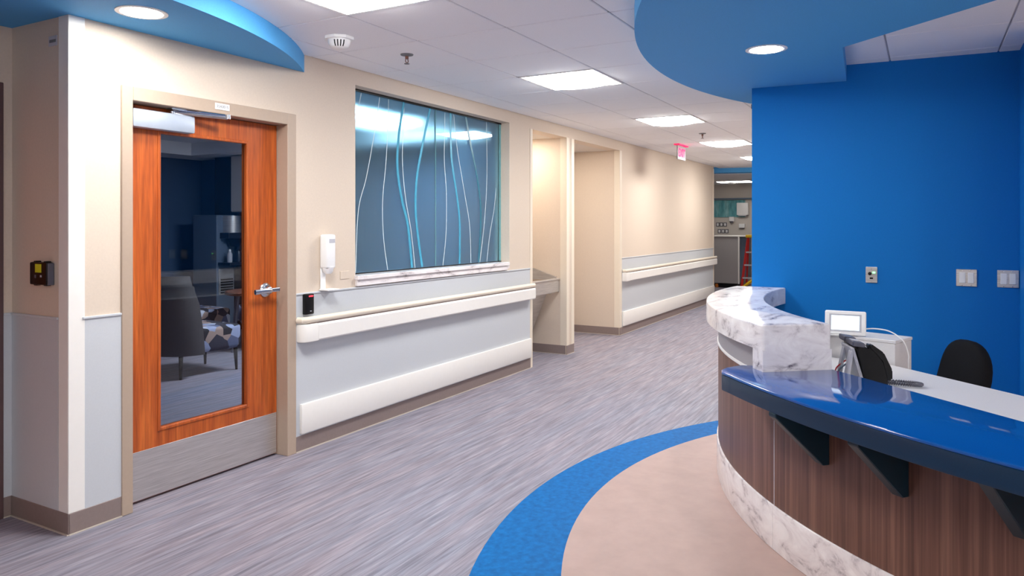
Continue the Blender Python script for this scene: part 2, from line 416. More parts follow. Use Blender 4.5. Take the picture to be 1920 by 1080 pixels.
# lounge behind the door and window
struct('wall_lounge_back', B(2.15, 7.37, 9.3, 9.42, 0, TOP), 'loungewall')
struct('wall_lounge_right', B(7.25, 7.37, 4.3, 9.3, 0, TOP), 'loungewall')
struct('wall_lounge_lining', B(6.485, 6.5, WY+0.16, 4.31, 0, TOP), 'loungewall')
struct('wall_lounge_left', B(2.15, 2.27, 4.14, 9.3, 0, TOP), 'loungewall')
bm = prism(bmesh.new(), [(2.27, 8.73), (6.65, 8.73), (6.65, 4.31), (7.25, 4.31), (7.25, 9.3), (2.27, 9.3)], 2.39, 2.56)
struct('ceiling_bulkhead_lounge', bm, 'slab')
# bay at the end of the corridor
bm = bmesh.new(); box(bm, 18.5, 18.62, 0.7, 7.0, 0, TOP); box(bm, 14.04, 18.5, 6.9, 7.0, 0, TOP)
struct('wall_bay', bm, 'offwhite')
bm = prism(bmesh.new(), [(14.3, 6.9)]+[(14.3+0.9*t, 4.2-3.4*t-0.5*math.sin(t*3.1)) for t in [i/20 for i in range(21)]]+[(18.5, 0.71), (18.5, 6.9)], 2.45, 2.56)
bo = struct('ceiling_soffit_bay', bm, 'bluesoffit')
obj('soffit_underside', prism(bmesh.new(), [(14.5, 6.88), (14.5, 4.3), (15.4, 0.75), (18.49, 0.75), (18.49, 6.88)], 2.44, 2.452), 'slab', bo)

# ------------------------------------------------------------------ door
dr = sroot('door_1', (2.83, WY, 0))
bm = bmesh.new()
f0, f1, fz = 2.254, 3.418, 2.146
yo = WY-0.012
for b in ((f0, D0, 0), (D1, f1, 0)): box(bm, b[0], b[1], yo, WY+0.17, 0, fz, bev=0.003, seg=1)
box(bm, D0, D1, yo, WY+0.17, DZ, fz, bev=0.003, seg=1)
obj('door_frame', bm, 'frame', dr)
bm = bmesh.new()
LY = 3.572                                              # room-side face of the leaf
box(bm, D0, D0+0.016, LY-0.018, LY-0.003, 0, DZ); box(bm, D1-0.016, D1, LY-0.018, LY-0.003, 0, DZ); box(bm, D0+0.016, D1-0.016, LY-0.018, LY-0.003, DZ-0.016, DZ)
# opening side stop sits behind the leaf
bm.free(); bm = bmesh.new()
box(bm, D0, D0+0.016, LY+0.046, LY+0.088, 0, DZ); box(bm, D1-0.016, D1, LY+0.046, LY+0.088, 0, DZ); box(bm, D0, D1, LY+0.046, LY+0.088, DZ-0.016, DZ)
obj('door_stop', bm, 'frame', dr)
lx0, lx1, lz0, lz1 = D0+0.004, D1-0.004, 0.012, DZ-0.004
gx0, gx1, gz0, gz1 = 2.527, 3.107, 0.361, 1.94
bm = bmesh.new()
box(bm, lx0, gx0, LY, LY+0.044, lz0, lz1); box(bm, gx1, lx1, LY, LY+0.044, lz0, lz1)
box(bm, gx0, gx1, LY, LY+0.044, lz0, gz0); box(bm, gx0, gx1, LY, LY+0.044, gz1, lz1)
leaf = obj('door_leaf', bm, 'dooredge', dr)
bm = bmesh.new(); q = 0.014
for b in ((gx0-q, gx0+0.004, gz0-q, gz1+q), (gx1-0.004, gx1+q, gz0-q, gz1+q), (gx0, gx1, gz0-q, gz0+0.004), (gx0, gx1, gz1-0.004, gz1+q)):
    box(bm, b[0], b[1], LY-0.006, LY+0.02, b[2], b[3], bev=0.003, seg=1)
obj('glazing_bead', bm, 'dooredge', leaf)
obj('glass_pane', B(gx0, gx1, LY+0.021, LY+0.027, gz0, gz1), 'doorglass', leaf)
kp = obj('kick_plate', B(lx0+0.003, lx1-0.003, LY-0.003, LY, 0.014, 0.268, bev=0.001, seg=1), 'steel', leaf)
kp['label'] = 'brushed steel kick plate'
hd = obj('lever_handle', tube(bmesh.new(), spline([(3.247, LY, 1.045), (3.247, LY-0.05, 1.045), (3.235, LY-0.062, 1.045), (3.18, LY-0.064, 1.045), (3.118, LY-0.06, 1.042)], 4), 0.011, 10, rx=0.016), 'chrome', leaf, True)
hd['label'] = 'satin chrome lever handle'
t = lathe(bmesh.new(), [(0.044, 0), (0.044, 0.008), (0.036, 0.016), (0.024, 0.018), (0.022, 0.045)], 0, 0, 24)
t.transform(Matrix.Translation((3.247, LY, 1.045)) @ Matrix.Rotation(R(90), 4, 'X')); obj('rose', t, 'chrome', leaf, True)
bm = bmesh.new(); box(bm, 3.24, 3.308, LY-0.07, LY-0.058, 1.034, 1.06, bev=0.005); obj('thumb_turn', bm, 'chrome', leaf)
bm = bmesh.new(); box(bm, 2.335, 2.70, LY-0.062, LY, 1.95, 2.045, bev=0.008); clo = obj('door_closer', bm, 'alu', leaf, True)
clo['label'] = 'silver hydraulic door closer'
bm = bmesh.new()
tube(bm, [(2.58, LY-0.03, 2.045), (2.58, LY-0.03, 2.06)], 0.016, 12)
tube(bm, [(2.58, LY-0.03, 2.056), (2.86, LY-0.13, 2.052)], 0.008, 6, rx=0.012)
tube(bm, [(2.86, LY-0.13, 2.045), (2.86, LY-0.13, 2.07)], 0.016, 12)
tube(bm, [(2.86, LY-0.13, 2.064), (2.60, LY-0.05, 2.07)], 0.007, 6)
box(bm, 2.55, 2.64, LY-0.07, LY-0.03, 2.066, DZ)
obj('closer_arm', bm, 'chrome', leaf, True)
pq = obj('number_plate', B(2.802, 2.90, yo-0.004, yo, 2.098, 2.134, bev=0.001, seg=1), 'whitep', dr)
pq['label'] = 'small white room number plate'
text_mesh('plate_text', '35A0015', 0.022, 'rubber', pq, Matrix.Translation((2.851, yo-0.0045, 2.116)) @ Matrix.Rotation(R(90), 4, 'X'), 0.0003)
# second door frame at the frame edge, in the recess
d2 = sroot('door_2', (1.45, 3.98, 0))
bm = bmesh.new(); box(bm, 1.90, 1.955, 3.965, 4.14, 0, 2.15, bev=0.003, seg=1); box(bm, 0.95, 1.0, 3.965, 4.14, 0, 2.15, bev=0.003, seg=1); box(bm, 1.0, 1.9, 3.965, 4.14, 2.095, 2.15, bev=0.003, seg=1)
obj('door_frame', bm, 'darkframe', d2)
obj('door_leaf', B(1.0, 1.9, 4.03, 4.075, 0.01, 2.095), 'dooredge', d2)

# ------------------------------------------------------------------ window
wn = sroot('window_1', (5.09, WY, 1.03))
GYp = 3.588
obj('glass_pane', B(W0, 5.097, GYp, GYp+0.012, 1.098, 2.425), 'winglass', wn)
obj('glass_pane', B(5.101, W1-0.03, GYp, GYp+0.012, 1.098, 2.425), 'winglass', wn)
obj('side_lite_edge', B(W1-0.03, W1, GYp-0.004, GYp+0.012, 1.098, 2.425), 'edgeglass', wn)
obj('pane_joint', B(5.0965, 5.1015, GYp-0.001, GYp+0.013, 1.10, 2.415), 'edgeglass', wn)
obj('head_channel', B(W0, W1, GYp-0.008, GYp+0.02, 2.415, WZ1), 'blackp', wn)
obj('bottom_channel', B(W0, W1, GYp-0.008, GYp+0.02, 1.09, 1.10), 'blackp', wn)
bm = bmesh.new(); box(bm, W0-0.01, W1-0.05, WY-0.035, WY+0.15, 1.062, 1.092, bev=0.004); box(bm, W0-0.004, W1-0.07, WY-0.022, WY, 1.018, 1.064, bev=0.003)
box(bm, W0, W1, WY, WY+0.15, 1.03, 1.088)
sl = obj('window_sill', bm, 'marble', wn); sl['label'] = 'grey veined marble sill'
lines = [[(4.162,2.41),(4.129,2.292),(4.092,2.163),(4.06,2.0)],
 [(4.37,2.41),(4.333,2.229),(4.298,2.089),(4.218,1.798),(4.129,1.544),(4.101,1.11)],
 [(4.475,2.41),(4.469,2.246),(4.445,1.934),(4.404,1.625),(4.416,1.348),(4.464,1.105)],
 [(4.67,2.41),(4.66,2.229),(4.647,1.949),(4.686,1.664),(4.757,1.408),(4.811,1.105)],
 [(5.235,2.41),(5.233,2.305),(5.227,1.993),(5.258,1.717),(5.252,1.37),(5.206,1.105)],
 [(5.37,2.41),(5.389,2.306),(5.431,2.097),(5.545,1.728),(5.629,1.439),(5.65,1.105)],
 [(5.92,2.41),(5.922,2.368),(5.929,1.894),(5.885,1.476),(5.803,1.105)],
 [(6.10,1.8),(6.06,1.592),(5.984,1.362),(5.929,1.105)]]
def strip(pts, wd, y, th):
    S = spline([(x, y, z) for x, z in pts], 8); bm = bmesh.new(); prev = None
    for i, p in enumerate(S):
        d = (S[min(i+1, len(S)-1)]-S[max(i-1, 0)]).normalized(); nrm = Vector((d.z, 0, -d.x))*wd/2
        v = [bm.verts.new(p+nrm+Vector((0, -th, 0))), bm.verts.new(p-nrm+Vector((0, -th, 0))), bm.verts.new(p-nrm), bm.verts.new(p+nrm)]
        if prev:
            for k in range(4): bm.faces.new((prev[k], prev[(k+1) % 4], v[(k+1) % 4], v[k]))
        else: bm.faces.new(v[::-1])
        prev = v
    bm.faces.new(prev); return bm
for L in lines: obj('etched_line', strip(L, 0.006, GYp, 0.001), 'etch', wn)
ribs = [[(4.665,2.414),(4.601,2.151),(4.583,1.897),(4.639,1.647),(4.717,1.44),(4.771,1.105)],
 [(5.02,2.414),(4.907,2.085),(4.83,1.8),(4.824,1.505),(4.907,1.105)],
 [(5.32,2.414),(5.335,2.036),(5.415,1.723),(5.463,1.475),(5.463,1.105)],
 [(5.562,2.414),(5.646,2.171),(5.757,1.884),(5.821,1.569),(5.785,1.105)]]
for i, L in enumerate(ribs): obj('wave_ribbon', strip(L, 0.026, GYp, 0.002), 'ribbondark' if i == 3 else 'ribbon', wn)

# glass screen at the end of the blue wall
gs = obj('glass_screen', B(5.62, 6.9, 1.088, 1.112, 0.02, 2.38), 'doorglass')
tag(gs, 'frameless glass screen seen edge-on beside the blue wall', 'glass screen')
obj('polished_edge', B(5.60, 5.62, 1.088, 1.112, 0.02, 2.38), 'edgeglass', gs)
for z in (0.98, 2.30): obj('glass_clip', B(5.592, 5.66, 1.082, 1.118, z, z+0.035, bev=0.003, seg=1), 'greyp', gs)

# ================================================================== ceiling lights
def light_panel(k, label):
    x0, x1, y0, y1 = GX(k), GX(k+1), GY(2), GY(1)
    t = thing('ceiling_light_panel', label, 'ceiling light', ((x0+x1)/2, (y0+y1)/2, CZ), 'square light panels in the corridor ceiling')
    bm = bmesh.new(); e = 0.022
    for b in ((x0+.004, x1-.004, y0+.004, y0+e), (x0+.004, x1-.004, y1-e, y1-.004), (x0+.004, x0+e, y0+e, y1-e), (x1-e, x1-.004, y0+e, y1-e)): box(bm, b[0], b[1], b[2], b[3], CZ-0.004, CZ+0.018)
    obj('frame', bm, 'whitep', t)
    bm = bmesh.new(); N = 12; g = []
    for i in range(N+1):
        g.append([])
        for j in range(N+1):
            u, v = i/N, j/N; h = 0.05*(1-abs(2*u-1)**2.5)*(1-abs(2*v-1)**2.5)
            g[-1].append(bm.verts.new((x0+e+(x1-x0-2*e)*u, y0+e+(y1-y0-2*e)*v, CZ-h)))
    for i in range(N):
        for j in range(N): bm.faces.new((g[i][j], g[i+1][j], g[i+1][j+1], g[i][j+1]))
    obj('diffuser', bm, 'panelglow', t, True)
names = {-1: 'square lit ceiling panel cut by the top edge of the picture',
 3: 'large square lit ceiling panel between the window and the desk soffit', 7: 'square lit ceiling panel second along the corridor, before the exit sign',
 11: 'square lit ceiling panel beyond the farther sprinkler and the exit sign', 15: 'small far lit ceiling panel half hidden by the blue wall', 19: 'lit ceiling panel hidden at the far corridor end'}
for k in LIGHTS: light_panel(k, names[k])
def fill_panel(x, y, label):  # unseen panels added as fill light for the desk and blue wall
    t = thing('ceiling_light_panel', label, 'ceiling light', (x, y, 2.56), 'square light panels in the corridor ceiling')
    obj('frame', B(x-0.305, x+0.305, y-0.305, y+0.305, 2.55, 2.56), 'whitep', t)
    obj('diffuser', B(x-0.28, x+0.28, y-0.28, y+0.28, 2.54, 2.55, bev=0.003, seg=1), 'panelglow', t)
fill_panel(-0.1, -0.6, 'added square fill light panel nearest behind the viewpoint on the desk side')
fill_panel(-2.6, -0.6, 'added square fill light panel at the back of the room, corridor side')
fill_panel(-0.1, -2.8, 'added square fill light panel behind the viewpoint, far right')
fill_panel(2.4, -2.8, 'added square fill light panel right of the desk, out of view')
fill_panel(-2.6, -2.8, 'added square fill light panel in the back right corner of the room')
def downlight(x, y, z, r, mat, label, grp):
    t = thing('recessed_downlight', label, 'downlight', (x, y, z), grp)
    obj('trim_ring', lathe(bmesh.new(), [(r*0.86, z+0.012), (r*0.86, z-0.003), (r, z-0.006), (r*1.14, z-0.004), (r*1.14, z+0.001)], x, y, 40, cap=False), 'whitep', t, True)
    obj('lens', lathe(bmesh.new(), [(r*0.9, z-0.004), (r*0.88, z-0.006)], x, y, 40), mat, t)
downlight(2.14, 3.155, SZ, 0.098, 'downglow', 'round recessed downlight in the blue soffit above the wooden door', 'soffit downlights')
downlight(4.294, 0.775, SZ, 0.098, 'downglow', 'round recessed downlight in the blue soffit above the marble counter', 'soffit downlights')
downlight(7.08, 3.93, AZ, 0.06, 'alcoveglow', 'small downlight over the steel sink in the nearer alcove', 'alcove downlights')
downlight(8.25, 3.93, AZ, 0.06, 'alcoveglow', 'small downlight in the ceiling of the empty farther alcove', 'alcove downlights')
t = thing('lounge_light_panel', 'ceiling light panel inside the dim lounge behind the window', 'ceiling light', (5.9, 5.0, 2.55), None)
obj('frame', B(5.3, 6.5, 4.68, 5.32, 2.545, 2.562), 'whitep', t)
obj('diffuser', B(5.33, 6.47, 4.71, 5.29, 2.54, 2.546), 'loungeglow', t)

# smoke alarm, sprinklers, exit sign
t = thing('alarm_strobe', 'white ceiling alarm with dark slots beside the blue soffit', 'alarm', (3.262, 2.978, CZ))
bm = bmesh.new(); a = [(3.262+0.088*math.cos(R(22.5+45*i)), 2.978+0.088*math.sin(R(22.5+45*i))) for i in range(8)]
obj('base_plate', prism(bm, a, CZ-0.018, CZ, 0.003), 'whitep', t)
dm = obj('dome', lathe(bmesh.new(), [(0.066, CZ-0.018), (0.064, CZ-0.035), (0.055, CZ-0.055), (0.038, CZ-0.066), (0.01, CZ-0.069)], 3.262, 2.978, 32), 'whitep', t, True)
ang = math.atan2(-2.978, -3.262)
for i in range(4):
    aa = ang+R(-24+16*i)
    P = [(3.262+r*math.cos(aa), 2.978+r*math.sin(aa), z) for r, z in ((0.0665, CZ-0.026), (0.061, CZ-0.046), (0.05, CZ-0.06))]
    obj('slot', tube(bmesh.new(), P, 0.0035, 6), 'blackp', dm)
def sprinkler(x, y, label):
    t = thing('sprinkler_head', label, 'sprinkler', (x, y, CZ), 'ceiling sprinklers')
    obj('escutcheon', lathe(bmesh.new(), [(0.042, CZ), (0.04, CZ-0.006), (0.02, CZ-0.01), (0.012, CZ-0.012)], x, y, 24), 'rubber', t, True)
    bm = bmesh.new(); tube(bm, [(x, y, CZ-0.01), (x, y, CZ-0.03)], 0.011, 10)
    tube(bm, [(x-0.01, y, CZ-0.028), (x-0.014, y, CZ-0.045), (x, y, CZ-0.06)], 0.003, 6); tube(bm, [(x+0.01, y, CZ-0.028), (x+0.014, y, CZ-0.045), (x, y, CZ-0.06)], 0.003, 6)
    obj('body', bm, 'cherrytable', t)
    obj('deflector', lathe(bmesh.new(), [(0.017, CZ-0.062), (0.017, CZ-0.059)], x, y, 16), 'rubber', t)
sprinkler(3.80, 2.898, 'ceiling sprinkler head near the window and alarm')
sprinkler(8.815, 2.325, 'ceiling sprinkler head farther down the corridor near the exit sign')
t = thing('exit_sign', 'hanging exit sign with red lettering below the corridor ceiling', 'exit sign', (9.97, 2.92, CZ))
obj('canopy', B(9.75, 10.19, 2.88, 2.96, CZ-0.016, CZ, bev=0.004), 'exitred', t)
pn = obj('sign_panel', B(9.78, 10.16, 2.914, 2.926, 2.335, CZ-0.014, bev=0.002, seg=1), 'signpanel', t)
text_mesh('letters', 'EXIT', 0.15, 'exitred', pn, Matrix.Translation((9.97, 2.912, 2.425)) @ Matrix.Rotation(R(90), 4, 'X'), 0.001, 0.007)

# ================================================================== rails and guards on the left wall
def handrail(x0, x1, label):
    t = thing('handrail', label, 'handrail', (x0, WY, 0.7), 'wall handrails')
    yf = WY-0.072
    prof = [(WY-0.012, 0.712), (WY-0.04, 0.70), (yf+0.008, 0.702), (yf, 0.712), (yf, 0.80), (yf+0.008, 0.812), (WY-0.04, 0.814), (WY-0.012, 0.808)]
    def ext(a, b, s=1.0):
        bm = bmesh.new(); v = [[bm.verts.new((x, y, z)) for y, z in prof] for x in (a, b)]
        for k in range(8): bm.faces.new((v[0][k], v[0][(k+1) % 8], v[1][(k+1) % 8], v[1][k]))
        bm.faces.new(v[0][::-1]); bm.faces.new(v[1]); return bm
    obj('bumper', ext(x0+0.13, x1), 'white', t)
    # curved return cap
    bm = bmesh.new(); pts = [(x0+0.128, yf)]+[(x0+0.05-0.05*math.sin(R(a)), yf+0.05-0.05*math.cos(R(a))) for a in range(0, 91, 15)]+[(x0, WY-0.006), (x0+0.128, WY-0.006)]
    obj('end_cap', prism(bm, pts, 0.70, 0.814, 0.006), 'white', t, True)
    P = [(x0+0.004, WY-0.012, 0.84), (x0+0.01, WY-0.04, 0.84), (x0+0.05, WY-0.052, 0.84), (x0+0.13, WY-0.052, 0.84), (x1, WY-0.052, 0.84)]
    obj('grip_rail', tube(bmesh.new(), P, 0.021, 14), 'cream', t, True)
    for i in range(max(2, int((x1-x0)/0.8))):
        xx = x0+0.2+i*0.8
        if xx < x1-0.05: obj('mounting_bracket', B(xx-0.02, xx+0.02, WY-0.03, WY, 0.73, 0.83), 'white', t)
    for i in range(1): obj('retainer', B(x0+0.06, x1, WY-0.06, WY-0.03, 0.812, 0.824), 'base', t)
def crash(x0, x1, label):
    t = obj('crash_rail', B(x0, x1, WY-0.028, WY-0.004, 0.112, 0.303, bev=0.006), 'white', None, True)
    tag(t, label, 'crash rail', 'flat crash rails above the baseboard')
handrail(3.425, 6.598, 'white rounded handrail with bumper below the teal window')
handrail(9.20, 14.02, 'white handrail with bumper on the far wall past the alcoves')
crash(3.45, 6.598, 'flat white crash rail above the base below the window')
crash(9.20, 14.0, 'flat white crash rail above the base past the alcoves')
def guard(label, boxes, mat='cream'):
    bm = bmesh.new()
    for b in boxes: box(bm, *b, bev=0.0015, seg=1)
    o = obj('corner_guard', bm, mat); tag(o, label, 'corner guard', 'vertical vinyl corner guards')
guard('white corner guard on the wall corner left of the wooden door', [(1.994, 2.072, WY-0.006, WY, 0.1, SZ), (1.994, 2.0, WY, WY+0.075, 0.1, SZ)], 'white')
guard('thin cream corner guard at the end of the window wall', [(6.605, 6.656, WY-0.006, WY, 0.0, AZ), (A0, 6.656, WY, WY+0.06, 0.0, AZ)])
guard('cream corner guard on the left edge of the pier between alcoves', [(A1-0.006, A1+0.06, WY-0.006, WY, 0.1, AZ), (A1-0.006, A1, WY, WY+0.075, 0.1, AZ)])
guard('cream corner guard on the right edge of the pier between alcoves', [(A2-0.07, A2+0.006, WY-0.006, WY, 0.1, AZ), (A2, A2+0.006, WY, WY+0.06, 0.1, AZ)])
guard('cream corner guard on the right edge of the farther alcove', [(A3-0.006, A3+0.07, WY-0.006, WY, 0.1, AZ), (A3-0.006, A3, WY, WY+0.075, 0.1, AZ)])
guard('pale corner guard at the far end of the corridor wall', [(13.98, 14.046, WY-0.006, WY, 0.1, 2.5), (14.04, 14.046, WY, WY+0.06, 0.1, 2.5)])

# wall devices
t = thing('sanitizer_dispenser', 'white hand sanitizer dispenser with drip tray beside the window', 'dispenser', (3.67, WY, 1.02))
bm = bmesh.new(); box(bm, 3.628, 3.712, WY-0.075, WY-0.004, 1.16, 1.385, bev=0.014, seg=3); obj('housing', bm, 'whitep', t, True)
bm = lathe(bmesh.new(), [(0.02, 1.125), (0.034, 1.14), (0.04, 1.17)], 3.67, WY-0.04, 20); obj('nozzle', bm, 'whitep', t, True)
obj('label_window', B(3.645, 3.70, WY-0.0765, WY-0.074, 1.33, 1.355), 'lightp', t)
bm = bmesh.new(); box(bm, 3.635, 3.68, WY-0.012, WY-0.004, 1.02, 1.17, bev=0.003); obj('back_bracket', bm, 'whitep', t)
bm = bmesh.new(); box(bm, 3.625, 3.735, WY-0.085, WY-0.004, 1.015, 1.024, bev=0.003); obj('drip_tray', bm, 'whitep', t)
t = thing('card_reader', 'black card reader with a red light beside the door', 'card reader', (3.51, WY, 0.94))
cr = obj('housing', B(3.475, 3.552, WY-0.034, WY-0.005, 0.872, 1.004, bev=0.006), 'blackp', t, True)
obj('status_light', B(3.505, 3.54, WY-0.0355, WY-0.033, 0.985, 0.993), 'redled', t)
obj('logo_dot', B(3.515, 3.527, WY-0.0355, WY-0.033, 0.89, 0.895), 'lightp', t)
t = thing('wall_plate', 'blank beige wall plate between dispenser and window', 'wall plate', (3.9, WY, 1.1))
obj('plate', B(3.83, 3.92, WY-0.004, WY, 1.075, 1.13, bev=0.0015, seg=1), 'beige', t)
# thermostat on the recess face
t = thing('access_keypad', 'black keypad with a yellow display left of the corner guard', 'keypad', (2.0, 3.685, 1.215))
bm = bmesh.new(); box(bm, 1.965, 2.0, 3.615, 3.757, 1.163, 1.27, bev=0.006); obj('housing', bm, 'blackp', t, True)
obj('display', B(1.963, 1.966, 3.655, 3.705, 1.222, 1.262), 'yellow', t)
obj('side_trim', B(1.97, 1.998, 3.606, 3.615, 1.163, 1.267, bev=0.002, seg=1), 'greyp', t)
obj('key', B(1.963, 1.966, 3.70, 3.712, 1.195, 1.21), 'greyp', t); obj('key', B(1.963, 1.966, 3.652, 3.663, 1.2, 1.21), 'lightp', t)
for yy in (3.64, 3.725): obj('mounting_tab', B(1.972, 1.998, yy-0.012, yy+0.012, 1.158, 1.276, bev=0.003, seg=1), 'blackp', t)
t = thing('wall_label', 'small pale label high on the recess wall below the soffit', 'label', (2.0, 3.62, 2.32))
obj('plate', B(1.997, 2.0, 3.583, 3.654, 2.298, 2.347, bev=0.001, seg=1), 'lightp', t)
obj('print_line', B(1.9962, 1.9972, 3.592, 3.645, 2.315, 2.329), 'rubber', t)

# steel scrub sink in the nearer alcove
t = thing('scrub_sink', 'stainless steel scrub sink with sloped splash in the nearer alcove', 'sink', (7.05, 4.2, 0.68))
def profx(pts, x0, x1):
    bm = bmesh.new(); a = [bm.verts.new((x0, y, z)) for y, z in pts]; b = [bm.verts.new((x1, y, z)) for y, z in pts]; n = len(pts)
    bm.faces.new(a[::-1]); bm.faces.new(b)
    for k in range(n): bm.faces.new((a[k], a[(k+1) % n], b[(k+1) % n], b[k]))
    return bm
sx0, sx1 = 6.662, 7.472
obj('side_splash', profx([(3.60, 0.83), (3.60, 0.862), (4.19, 1.045), (4.19, 0.83)], sx1-0.025, sx1), 'steel', t)
obj('side_splash', profx([(3.60, 0.83), (3.60, 0.862), (4.19, 1.045), (4.19, 0.83)], sx0, sx0+0.025), 'steel', t)
obj('back_splash', B(sx0, sx1, 4.165, 4.195, 0.83, 1.06), 'steel', t)
bm = bmesh.new(); box(bm, sx0, sx1, 3.575, 3.60, 0.70, 0.845, bev=0.004); box(bm, sx0, sx1, 3.562, 3.63, 0.838, 0.848, bev=0.002)
obj('apron', bm, 'steel', t)
obj('bowl', profx([(3.60, 0.72), (3.60, 0.69), (3.70, 0.68), (3.93, 0.14), (4.19, 0.14), (4.19, 0.72)], sx0+0.01, sx1-0.06), 'steel', t)
obj('faucet', tube(bmesh.new(), spline([(7.05, 4.17, 1.0), (7.05, 4.08, 1.03), (7.05, 3.98, 1.03), (7.05, 3.94, 0.98)], 5), 0.012, 10), 'chrome', t, True)

# ================================================================== reception desk
DC = (5.096, -1.526); RW = 2.684; J = 128.05; AS = 82.0; AE = 168.0
t = thing('reception_desk', 'curved reception desk with walnut front and marble plinth', 'desk', (3.5, 0.3, 0))
obj('wood_panel', ringseg(bmesh.new(), DC, RW-0.05, RW, AS, J-0.04, 0.2, 0.755, 50), 'walnut', t, True)
obj('wood_panel', ringseg(bmesh.new(), DC, RW-0.05, RW, J+0.04, AE, 0.2, 0.72, 50), 'walnut', t, True)
obj('joint_strip', ringseg(bmesh.new(), DC, RW-0.05, RW+0.001, J-0.05, J+0.05, 0.2, 0.72, 2), 'lightp', t)
for a0, a1 in ((AS, J-0.02), (J+0.02, AE)):
    p = obj('plinth_panel', ringseg(bmesh.new(), DC, RW-0.05, RW+0.008, a0, a1, 0.004, 0.2, 50, 0.003), 'marble', t, True)
    p['label'] = 'veined marble plinth'
obj('trim_strip', ringseg(bmesh.new(), DC, RW-0.05, RW+0.006, AS, 126.5, 0.752, 0.768, 50, 0.003), 'whitep', t, True)
obj('upper_panel', ringseg(bmesh.new(), DC, RW-0.05, RW, AS, 126.5, 0.768, 0.892, 50), 'uppergrey', t, True)
for a in (135.8, 143.6, 152.0):
    c, s = math.cos(R(a)), math.sin(R(a))
    n2 = Vector((c, s, 0)); tv = Vector((-s, c, 0)); p0 = Vector((DC[0], DC[1], 0))+n2*RW
    bm = bmesh.new(); P = [(0, 0.50), (0, 0.72), (0.25, 0.72), (0.25, 0.705), (0.03, 0.50)]
    va = [bm.verts.new(p0+n2*u+tv*0.022+Vector((0, 0, z))) for u, z in P]; vb = [bm.verts.new(p0+n2*u-tv*0.022+Vector((0, 0, z))) for u, z in P]
    bm.faces.new(va[::-1]); bm.faces.new(vb)
    for k in range(5): bm.faces.new((va[k], va[(k+1) % 5], vb[(k+1) % 5], vb[k]))
    bmesh.ops.bevel(bm, geom=bm.edges[:], offset=0.003, segments=1, affect='EDGES')
    obj('bracket', bm, 'bracket', t)
ws = obj('work_surface', prism(bmesh.new(), [(3.17, -0.895), (2.66, -0.86), (2.82, -0.3), (3.02, 0.0), (3.32, 0.29), (3.62, 0.54), (4.0, 0.74), (4.35, 0.60), (4.34, 0.565), (4.19, 0.14)], 0.705, 0.74, 0.003), 'laminate', t)
ws['label'] = 'pale grey laminate work surface'
obj('support_panel', prism(bmesh.new(), [(3.3, -0.02), (3.62, 0.26), (3.60, 0.285), (3.28, 0.005)], 0, 0.705), 'laminate', t)

# marble transaction top with a waterfall end
ZH = 1.005
t = thing('marble_counter', 'curved white and grey marble counter top with waterfall end panel', 'countertop', (4.2, 0.8, 0.8))
AEn = 128.6
def round_outline(ro, ri, a0, a1, rc):
    d = math.degrees(rc/ro); out = arc(DC, ro, a0, a1-d, 60)
    pc = Vector((DC[0]+ro*math.cos(R(a1)), DC[1]+ro*math.sin(R(a1)))); n2 = Vector((math.cos(R(a1)), math.sin(R(a1))))
    p0 = Vector(out[-1]); p2 = pc-n2*rc
    for k in range(1, 7):
        u = k/6; q = p0*(1-u)**2+pc*2*u*(1-u)+p2*u*u; out.append((q.x, q.y))
    pi = Vector((DC[0]+ri*math.cos(R(a1)), DC[1]+ri*math.sin(R(a1))))
    d2 = math.degrees(rc/ri); inn = arc(DC, ri, a1-d2, a0-1.3, 60); q0 = pi+n2*rc; q2 = Vector(inn[0])
    for k in range(0, 6):
        u = k/6; q = q0*(1-u)**2+pi*2*u*(1-u)+q2*u*u; out.append((q.x, q.y))
    return out+inn
obj('top', prism(bmesh.new(), round_outline(2.752, 2.42, 81.95, AEn, 0.02), ZH-0.112, ZH, 0.008, 3, True), 'marble', t, True)
obj('waterfall_end', ringseg(bmesh.new(), DC, 2.4205, 2.7515, AEn-2.0, AEn-0.002, 0.80, ZH-0.112, 6), 'marble', t)

# blue counter
BCc = (5.504, -2.095)
pts = arc(BCc, 3.6256, 161.5, 128.6, 60)+[(3.29, 0.782), (3.345, 0.797), (3.41, 0.79), (3.50, 0.745), (3.515, 0.70), (3.471, 0.630), (3.4226, 0.593), (3.472, 0.530), (3.63, 0.395), (2.36, -0.875)]
t = thing('blue_counter', 'glossy dark blue lower counter top curving in front of desk', 'countertop', (2.9, 0.2, 0.72))
obj('top_slab', prism(bmesh.new(), pts, 0.788, 0.80, 0.005, 3), 'counterblue', t, True)
eb = obj('shaded_edge', prism(bmesh.new(), pts, 0.72, 0.7885, 0.003, 2), 'edgeshade', t, True); eb['label'] = 'counter edge with its shade put into a dark teal colour'

# pedestal cabinet, tablet, cable
P0, P1, P2, P3 = (4.209, 0.134), (4.366, 0.557), (4.554, 0.487), (4.397, 0.064)
pc = thing('pedestal_cabinet', 'pale grey laminate pedestal cabinet behind the desk phone', 'cabinet', (4.38, 0.31, 0))
obj('body', prism(bmesh.new(), [P0, P1, P2, P3], 0.0, 0.845, 0.002, 1), 'laminate', pc)
obj('top_panel', prism(bmesh.new(), [(4.204, 0.131), (4.363, 0.562), (4.558, 0.489), (4.40, 0.059)], 0.846, 0.862, 0.002, 1), 'laminate', pc)
def oriented(build, loc, yaw, pitch=0.0, roll=0.0):
    b = bmesh.new(); build(b)
    b.transform(Matrix.Translation(loc) @ Matrix.Rotation(yaw, 4, 'Z') @ Matrix.Rotation(pitch, 4, 'Y') @ Matrix.Rotation(roll, 4, 'X')); return b
